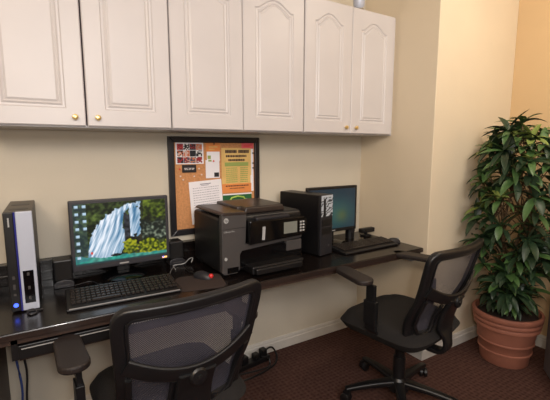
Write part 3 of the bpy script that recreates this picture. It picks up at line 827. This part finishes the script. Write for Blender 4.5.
    b.add(vs_, fs); b.build('spine', M['chairblack'], t, smooth=True)
    b = MB(); c = backp(0, .43) + Vector((0, -.050, 0)); b.lathe([(.030, 0), (.030, -.006), (.024, -.012), (.010, -.013), (.009, -.018), (.003, -.019)], 24, tuple(c), axis='y'); b.build('knob', M['chairblack'], t, smooth=True)
    # arms
    for s_ in (-1, 1):
        a = empty_part = None
        b = MB()
        b.sweep([(s_ * .10, .0, .418), (s_ * .20, 0, .415), (s_ * .282, 0, .420), (s_ * .305, 0, .45), (s_ * .310, 0, .52)], rrect(.07, .020, .008, 3), [(0, 0, 1), (0, 0, 1), (-s_ * .5, 0, .8), (-s_, 0, .2), (-s_, 0, 0)])
        b.box(s_ * .310 - .014, s_ * .310 + .014, -.036, .036, .48, .60)
        b.box(s_ * .310 - .009, s_ * .310 + .009, -.026, .026, .58, .684)
        ap = b.build('arm_post', M['chairblack'], t, bevel=.003)
        b = MB()
        outline = rrect(.098, .26, .046, 6)
        outline = [(x * (1.0 - .12 * (y > 0) * y / .13), y) for x, y in outline]
        b.prism([(x, y) for x, y in outline], 0, .026, 'xy')
        pd = b.build('arm_pad', M['armpad'], t, bevel=.008, seg=3, loc=(s_ * .325, .03, .682))
    return t
ch1 = make_chair()
ch1.location = (-1.698, -.722, 0); ch1.rotation_euler = (0, 0, R(3.5))
tag(ch1, 'black mesh-backed office chair pushed up to the waterfall monitor, cropped by the frame', 'office chair', 'mesh office chairs at the desk')
ch2 = copy_tree(ch1)
ch2.location = (-.445, -.802, 0); ch2.rotation_euler = (0, 0, R(7))
for o in ch2.children:
    if o.name.startswith('arm_post'): o.location.z += .042; o.location.x += .035 * (1 if o.data.vertices[0].co.x < 0 else -1)
    if o.name.startswith('arm_pad'):
        o.location.y += .08; o.location.z += .048; o.location.x *= .86; o.rotation_euler.z = R(-15 if o.location.x < 0 else 15)
tag(ch2, 'black mesh-backed office chair beside the potted plant, its five-star base in view', 'office chair', 'mesh office chairs at the desk')

# ---------------------------------------------------------------- potted plant
PX, PY = .485, -.892
t = tag(empty('potted_plant', (PX, PY, 0)), 'tall bushy green leafy plant in a terracotta pot in the corner', 'plant')
b = MB()
prof = [(.138, 0), (.142, .008), (.150, .075), (.158, .080), (.158, .088), (.152, .092), (.160, .140), (.167, .146), (.167, .154), (.163, .158), (.178, .240), (.192, .245), (.195, .262), (.190, .270), (.197, .275), (.200, .295), (.195, .302), (.202, .307), (.206, .335), (.202, .343), (.188, .343), (.182, .33), (.172, .30)]
b.lathe(prof, 48, cap=False); b.lathe([(.138, 0.001), (.02, .001)], 48, cap=False)
b.build('pot', M['terra'], t, smooth=True, angle=50)
b = MB(); b.lathe([(.180, .312), (.10, .318), (.001, .322)], 32, cap=False); b.build('soil', M['soil'], t, smooth=True)
stems = []
for k in range(4):
    b = MB(); a0 = k * 90 + 20
    pts = []
    for i in range(13):
        q = i / 12; a = R(a0 + 200 * q); r = .03 + .05 * q * (1 + .3 * k)
        pts.append(Vector((r * math.cos(a), r * math.sin(a), .30 + q * (1.05 - .12 * k))))
    b.tube(pts, .011, 8, scale=[1.1 - .6 * i / 12 for i in range(13)]); b.build('trunk', M['bark'], t, smooth=True)
    stems.append(pts)
fol = MB(); tw = MB(); young = MB()
rp = random.Random(11)
def leaf(mb, base, d, L, W, droop, mi):
    d = d.normalized(); side = d.cross(Vector((0, 0, 1)))
    if side.length < .05: side = Vector((1, 0, 0))
    side.normalize(); roll = rp.uniform(-.4, .4)
    upv = side.cross(d).normalized(); side = (side * math.cos(roll) + upv * math.sin(roll)).normalized()
    n = 6; vs_ = []; p = base.copy(); dd = d.copy()
    for i in range(n + 1):
        q = i / n; w_ = W * (math.sin(math.pi * min(1, (q * .92 + .04)) ** .85) ** .9) * .5
        if i == n: w_ = .001
        up2 = side.cross(dd).normalized()
        vs_ += [p - side * w_ + up2 * w_ * .35, p.copy(), p + side * w_ + up2 * w_ * .35]
        dd = (dd + Vector((0, 0, -droop / n))).normalized(); p = p + dd * (L / n)
    fs = []
    for i in range(n):
        for s_ in (0, 1): a = i * 3 + s_; fs.append((a, a + 1, a + 4, a + 3))
    # stay clear of the two walls
    for q in vs_:
        if PY + q.y > YO - .012 or PX + q.x > XR - .012: return
    mb.add(vs_, fs, mi)
def rosette(c, axis, n, L, yng=False):
    axis = axis.normalized()
    a1 = axis.cross(Vector((0, 0, 1)));
    if a1.length < .1: a1 = Vector((1, 0, 0))
    a1.normalize(); a2 = axis.cross(a1).normalized(); ph = rp.uniform(0, 6.28)
    for k in range(n):
        a = ph + 2 * math.pi * k / n + rp.uniform(-.15, .15); op = rp.uniform(.75, 1.25)
        d = axis * math.cos(op) + (a1 * math.cos(a) + a2 * math.sin(a)) * math.sin(op)
        r = rp.random()
        mi = 0 if r < .58 else 1
        if yng: leaf(young, c, d, L * rp.uniform(.6, .95), L * .28, .7, 0)
        else: leaf(fol, c, d, L * rp.uniform(.8, 1.15), L * rp.uniform(.25, .34), rp.uniform(.3, 1.7), mi)
def fit(px, py, pz):
    return PY + py < YO - .03 and PX + px < XR - .03
cnt = 0
while cnt < 135:
    zc = rp.uniform(.42, 1.50)
    # crown radius by height
    if zc < .6: rad = .16
    elif zc < .8: rad = .20
    elif zc < 1.25: rad = .235
    else: rad = .235 - (zc - 1.25) * .35
    a = rp.uniform(0, 2 * math.pi); r = rad * math.sqrt(rp.uniform(.12, 1.0))
    x, y = r * math.cos(a), r * math.sin(a)
    if not fit(x, y, zc) or x < -.21: continue
    c = Vector((x, y, zc)); ax = Vector((x, y, .10 + rp.uniform(0, .25)))
    st = rp.choice(stems); q = st[min(12, max(0, int((zc - .45) / .085)))]
    mid = (q + c) / 2 + Vector((0, 0, -.01))
    tw.tube([q, mid, c], .0035, 5, scale=[1.2, 1, .7])
    yng = (rp.random() < .12 and zc > .8)
    rosette(c, ax, rp.choice((5, 6, 7)), rp.uniform(.12, .165), yng); cnt += 1
for (x, y, zc) in ((-.02, .0, 1.56), (.06, -.08, 1.50), (-.10, -.02, 1.47), (-.18, -.14, 1.33), (-.05, -.2, 1.30), (-.24, -.02, 1.10)):
    c = Vector((x, y, zc)); q = stems[0][12]; tw.tube([q, (q + c) / 2, c], .004, 5); rosette(c, Vector((x * .4, y * .4, .4)), 5, .10, True); rosette(c - Vector((0, 0, .02)), Vector((x, y, .4)), 6, .14)
# low leaves over the rim
for k in range(16):
    a = rp.uniform(0, 6.28); c = Vector((.10 * math.cos(a), .10 * math.sin(a), .40)); rosette(c, Vector((math.cos(a), math.sin(a), .5)), 5, .09)
tw.build('twigs', M['bark'], t, smooth=True)
o = fol.build('foliage', [M['leafd'], M['leafm']], t, smooth=True, fix=False, angle=180)
o = young.build('young_foliage', M['leafy'], t, smooth=True, fix=False, angle=180); o['label'] = 'yellow-green young leaves'

# ---------------------------------------------------------------- grey filing cabinet at the right edge
t = tag(empty('filing_cabinet', (.548, -1.103, 0), R(-50)), 'plain grey metal cabinet cut off by the right edge beside the pot', 'filing cabinet')
b = MB(); b.box(0, .38, -.45, 0, .01, .60); b.build('body', M['cabinetgrey'], t, bevel=.004)
b = MB()
for z in (.03, .32): b.box(.02, .36, -.465, -.45, z, z + .26)
b.build('drawer', M['cabinetgrey'], t, bevel=.003)
